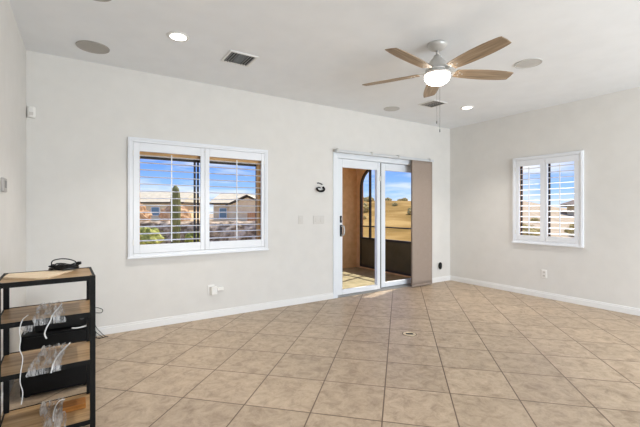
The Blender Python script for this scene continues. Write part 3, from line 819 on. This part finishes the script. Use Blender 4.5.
# ================================================================== BLACK SHELF RACK
RA = math.radians(2); RC = Vector((-.156, 2.567, 0)); RM = Matrix.Translation(RC) @ Matrix.Rotation(RA, 4, 'Z')
rack = thing('shelf_rack', 'black metal four-tier rack with wooden shelves at the left wall', 'shelf rack', RC, RA)
U, V, PW = .213, .19, .026
for sx in (-1, 1):
    for sy in (-1, 1):
        a, b = sorted((sx*U, sx*(U-PW))); c, d = sorted((sy*V, sy*(V-PW)))
        po = MB().box(a, b, c, d, .012, .902).build('post', M_black, rack, bevel=.0015)
        MB().disc_cyl(.012, 0, .013, 14, Matrix.Translation((sx*(U-PW/2), sy*(V-PW/2), 0))).build('foot', M_blackplastic, po)
TIERS = (.902, .702, .442, .112)
for z in TIERS:
    f = MB(); t = .006 if z < .9 else .012; hgt = .026
    for s in (-1, 1):
        a, b = sorted((s*(V-.001), s*(V-.001-t))); f.box(-U+PW, U-PW, a, b, z-hgt, z-.0005)
        a, b = sorted((s*(U-.001), s*(U-.001-t))); f.box(a, b, -V+PW, V-PW, z-hgt, z-.0005)
    fo_ = f.build('shelf_frame', M_black, rack, bevel=.001)
    e = .008 if z < .9 else .013
    bd = MB(); p = PW+.001; X, Y = U-e, V-e
    ux, vy = U-p, V-p
    poly = [(-ux, -Y), (ux, -Y), (ux, -vy), (X, -vy), (X, vy), (ux, vy), (ux, Y), (-ux, Y), (-ux, vy), (-X, vy), (-X, -vy), (-ux, -vy)]
    if z > .9: poly = poly
    bd.prism(poly, z-.016, z-.004).build('shelf_board', M_oak, fo_)

def rackobj(o): o.matrix_world = RM @ o.matrix_world if False else o.matrix_world; return o
def rk(u, v, z): return RM @ Vector((u, v, z))
def rthing(name, label, cat, u, v, z, rot=0, group=None): return thing(name, label, cat, rk(u, v, z), RA+rot, group)

# things lying on the top shelf
TZ = TIERS[0]-.004
cs = rthing('cardboard_sheet', 'flat tan cardboard sheet lying on the top shelf of the rack', 'cardboard', 0, 0, TZ)
MB().prism([(-.196, .0), (-.05, -.135), (.0, -.14), (.115, .10), (.09, .135), (-.188, .145)], .0005, .006).build('sheet', M_card, cs)
MB().prism([(-.196, .0), (-.05, -.135), (.0, -.14), (.045, -.045)], .0062, .0085).build('folded_flap', M_card, cs)
pa = rthing('power_adapter', 'black power adapter with coiled cable on the rack top', 'power adapter', .085, .12, TZ+.0062)
MB().box(-.03, .045, -.026, .026, .0005, .03, Matrix.Rotation(.25, 4, 'Z')).build('body', M_darkgrey, pa, bevel=.006)
cb = MB()
pts = []
for k in range(46):
    a = k*2*PI/12; rr = .058+.008*math.sin(k*1.3); pts.append((-.012+rr*1.15*math.cos(a), .0+rr*.62*math.sin(a), .008+.028*(k/46)+.006*math.sin(k*2.1)))
cb.tube(pts, .004, 6, 2)
cb.tube([(-.075, .0, .03), (-.072, .02, .055), (-.04, .03, .064), (.0, .025, .062), (.035, .015, .05), (.05, .01, .035)], .0035, 6, 5)
cb.build('cable', M_blackplastic, pa, smooth=True)
MB().box(.05, .072, .0, .018, .028, .046, Matrix.Rotation(-.3, 4, 'Z')).build('plug', M_blackplastic, pa, bevel=.003)

# clear plastic film draped over the three lower shelves
def film(z, u0f, u1f, u0b, u1b, drop, seed, label, vb=.18):
    o = rthing('plastic_film', label, 'plastic film', 0, 0, z)
    VF = V+.006
    path = [(vb, .004), (.1, .008), (0, .006), (-.1, .009), (-VF+.02, .007), (-VF, .004), (-VF-.004, -.012), (-VF-.004, -.012-drop)]
    def fn(u, v):
        k = v*(len(path)-1); i = min(int(k), len(path)-2); t = k-i
        y = path[i][0]+(path[i+1][0]-path[i][0])*t; h = path[i][1]+(path[i+1][1]-path[i][1])*t
        w = min(1, max(0, (vb-y)/(vb+V)))
        a = u0b+(u0f-u0b)*w; b = u1b+(u1f-u1b)*w
        x = a+(b-a)*u+.004*math.sin(v*14+seed)
        wr = abs(noise.noise(Vector((x*42+seed, y*9+h*30, seed))))*.010+.006*abs(noise.noise(Vector((x*120, y*40+h*60, seed))))
        if y < -VF+.003: return (x, y-wr*.8, h)
        return (x, y, h+wr)
    MB().grid(fn, 30, 44).build('sheet', M_film, o, smooth=True)
    return o
film(TIERS[1], -.06, .075, -.05, .055, .018, 1.3, 'crinkled clear plastic film over the second shelf from the top')
film(TIERS[2], -.085, .06, -.03, .085, .01, 4.7, 'crinkled clear plastic film over the third shelf from the top')
film(TIERS[3], -.03, .08, -.045, .07, .02, 8.1, 'crinkled clear plastic film beside the wood block on the bottom shelf')

def cord(name, label, pts, r, m, cat='cord'):
    base = pts[0]; o = rthing(name, label, cat, base[0], base[1], base[2])
    MB().tube([(p[0]-base[0], p[1]-base[1], p[2]-base[2]) for p in pts], r, 7, 5).build('strand', m, o, smooth=True)
    return o
vf = -V-.014
cord('white_cord', 'long wavy white cord hanging down the left front of the rack',
     [(-.085, -.10, .71), (-.098, -.17, .712), (-.104, vf, .705), (-.113, vf-.004, .66), (-.108, vf-.002, .62), (-.112, vf-.004, .57), (-.100, vf-.003, .52), (-.108, vf-.004, .45), (-.110, vf-.003, .40), (-.100, vf-.002, .35), (-.106, vf, .29)], .0022, M_whitecord)
cord('white_cord', 'short white cord curling from the second shelf film over the black box',
     [(.06, .06, .716), (.045, -.05, .718), (.02, vf+.01, .714), (.012, vf-.003, .69), (-.005, vf-.006, .655), (-.012, vf-.004, .625), (-.004, vf-.002, .6)], .0034, M_whitecord)
cord('white_cord', 'white streak of a fold in the third shelf film, built as a thick strand',  # solid strand standing in for the bright streak of a film fold
     [(.10, .15, .452), (.075, .06, .455), (.045, -.05, .456), (.03, -.13, .456), (.022, vf+.012, .454), (.018, vf-.004, .437), (.014, vf-.006, .42)], .0042, M_whitecord)
cord('white_cord', 'thin white strand curving over the bottom shelf film',
     [(.075, .13, .122), (.05, .12, .126), (.03, .06, .125), (.02, -.04, .124), (.022, -.12, .124)], .003, M_whitecord)
wbk = rthing('wood_block', 'small stained wood block on the right of the bottom shelf', 'wood block', .12, .02, TIERS[3]-.004, -.03)
MB().box(-.056, .056, -.045, .045, .0005, .03).build('block', M_block, wbk, bevel=.002)

# black boxes on the floor behind the rack
sw = thing('subwoofer', 'large black box speaker on the floor behind the rack', 'speaker', (-.14, 3.33, 0))
MB().box(-.205, .2, -.19, .19, .014, .42).build('cabinet', M_blackbox, sw, bevel=.004)
MB().box(-.19, .185, -.198, -.19, .03, .405).build('front_grille', M_black, sw, bevel=.003)
for x in (-.17, .165):
    for y in (-.155, .155): MB().disc_cyl(.018, 0, .015, 14, Matrix.Translation((x, y, 0))).build('foot', M_blackplastic, sw)
rc = thing('receiver', 'black stereo receiver sitting on top of the black box speaker', 'receiver', (-.1, 3.35, .4205))
MB().box(-.17, .16, -.16, .16, .008, .125).build('case', M_blackbox, rc, bevel=.003)
MB().box(-.17, .16, -.166, -.16, .01, .123).build('front_panel', M_blackplastic, rc, bevel=.001)
for x in (-.1, .1): MB().disc_cyl(.016, 0, .02, 20, Matrix.Translation((x, -.166, .07)) @ Matrix.Rotation(PI/2, 4, 'X')).build('knob', M_darkgrey, rc)
for x in (-.14, .13):
    for y in (-.12, .12): MB().disc_cyl(.014, 0, .009, 12, Matrix.Translation((x, y, 0))).build('foot', M_blackplastic, rc)
c = thing('grey_cable', 'pale grey cable lying curled before the black receiver', 'cable', (.0, 3.145, .4205))
MB().tube([(-.06, .0, .008), (-.03, -.008, .006), (.01, -.003, .008), (.035, -.008, .02), (.042, -.006, .06), (.044, -.006, .1)], .005, 7, 5).build('strand', M_whitecord, c, smooth=True)
# crumpled clear bag on the left of the black box
bag = thing('plastic_bag', 'crumpled clear plastic bag at the left end of the black box', 'plastic bag', (-.317, 3.25, .4215))
bm_ = MB()
def bagfn(u, v):
    a = u*2*PI; ph = v*PI; d = Vector((math.sin(ph)*math.cos(a), math.sin(ph)*math.sin(a), math.cos(ph)))
    k = 1+.5*noise.noise(d*2.5+Vector((3, 1, 0)))+.25*noise.noise(d*7)
    z = max(.001, .055+.06*d.z*k)
    return (.036*d.x*min(k, 1.2), .1*d.y*k, z)
bm_.grid(bagfn, 24, 14).build('bag', M_film, bag, smooth=False)

# thin black cables trailing down the wall right of the rack
cb = thing('cable_tangle', 'thin black cables trailing onto the floor right of the rack', 'cables', (.12, 4.24, 0))
m = MB()
m.tube([(-.03, .06, .30), (.02, .068, .285), (.055, .066, .262), (.045, .064, .235), (.0, .062, .24), (-.05, .06, .25)], .003, 6, 5)
m.tube([(-.045, .055, .27), (-.02, .06, .16), (.0, .045, .10), (.035, .03, .05), (.075, .015, .006), (.1, -.01, .004)], .003, 6, 5)
m.tube([(-.04, .05, .22), (-.03, .05, .12), (-.005, .04, .06), (.0, .01, .01), (.03, -.03, .004)], .003, 6, 5)
m.tube([(-.06, .05, .18), (-.05, .03, .08), (-.03, .01, .03), (-.03, -.02, .005), (-.06, -.04, .004)], .003, 6, 5)
m.tube([(-.055, .06, .29), (-.03, .066, .24), (-.035, .06, .19), (-.012, .055, .14), (-.02, .04, .08), (.02, .03, .03), (.055, .0, .005)], .003, 6, 5)
m.tube([(-.05, .05, .14), (-.025, .045, .10), (-.045, .03, .05), (-.01, .0, .012), (.04, -.015, .004), (.085, .01, .004)], .003, 6, 5)
m.build('strands', M_blackplastic, cb, smooth=True)
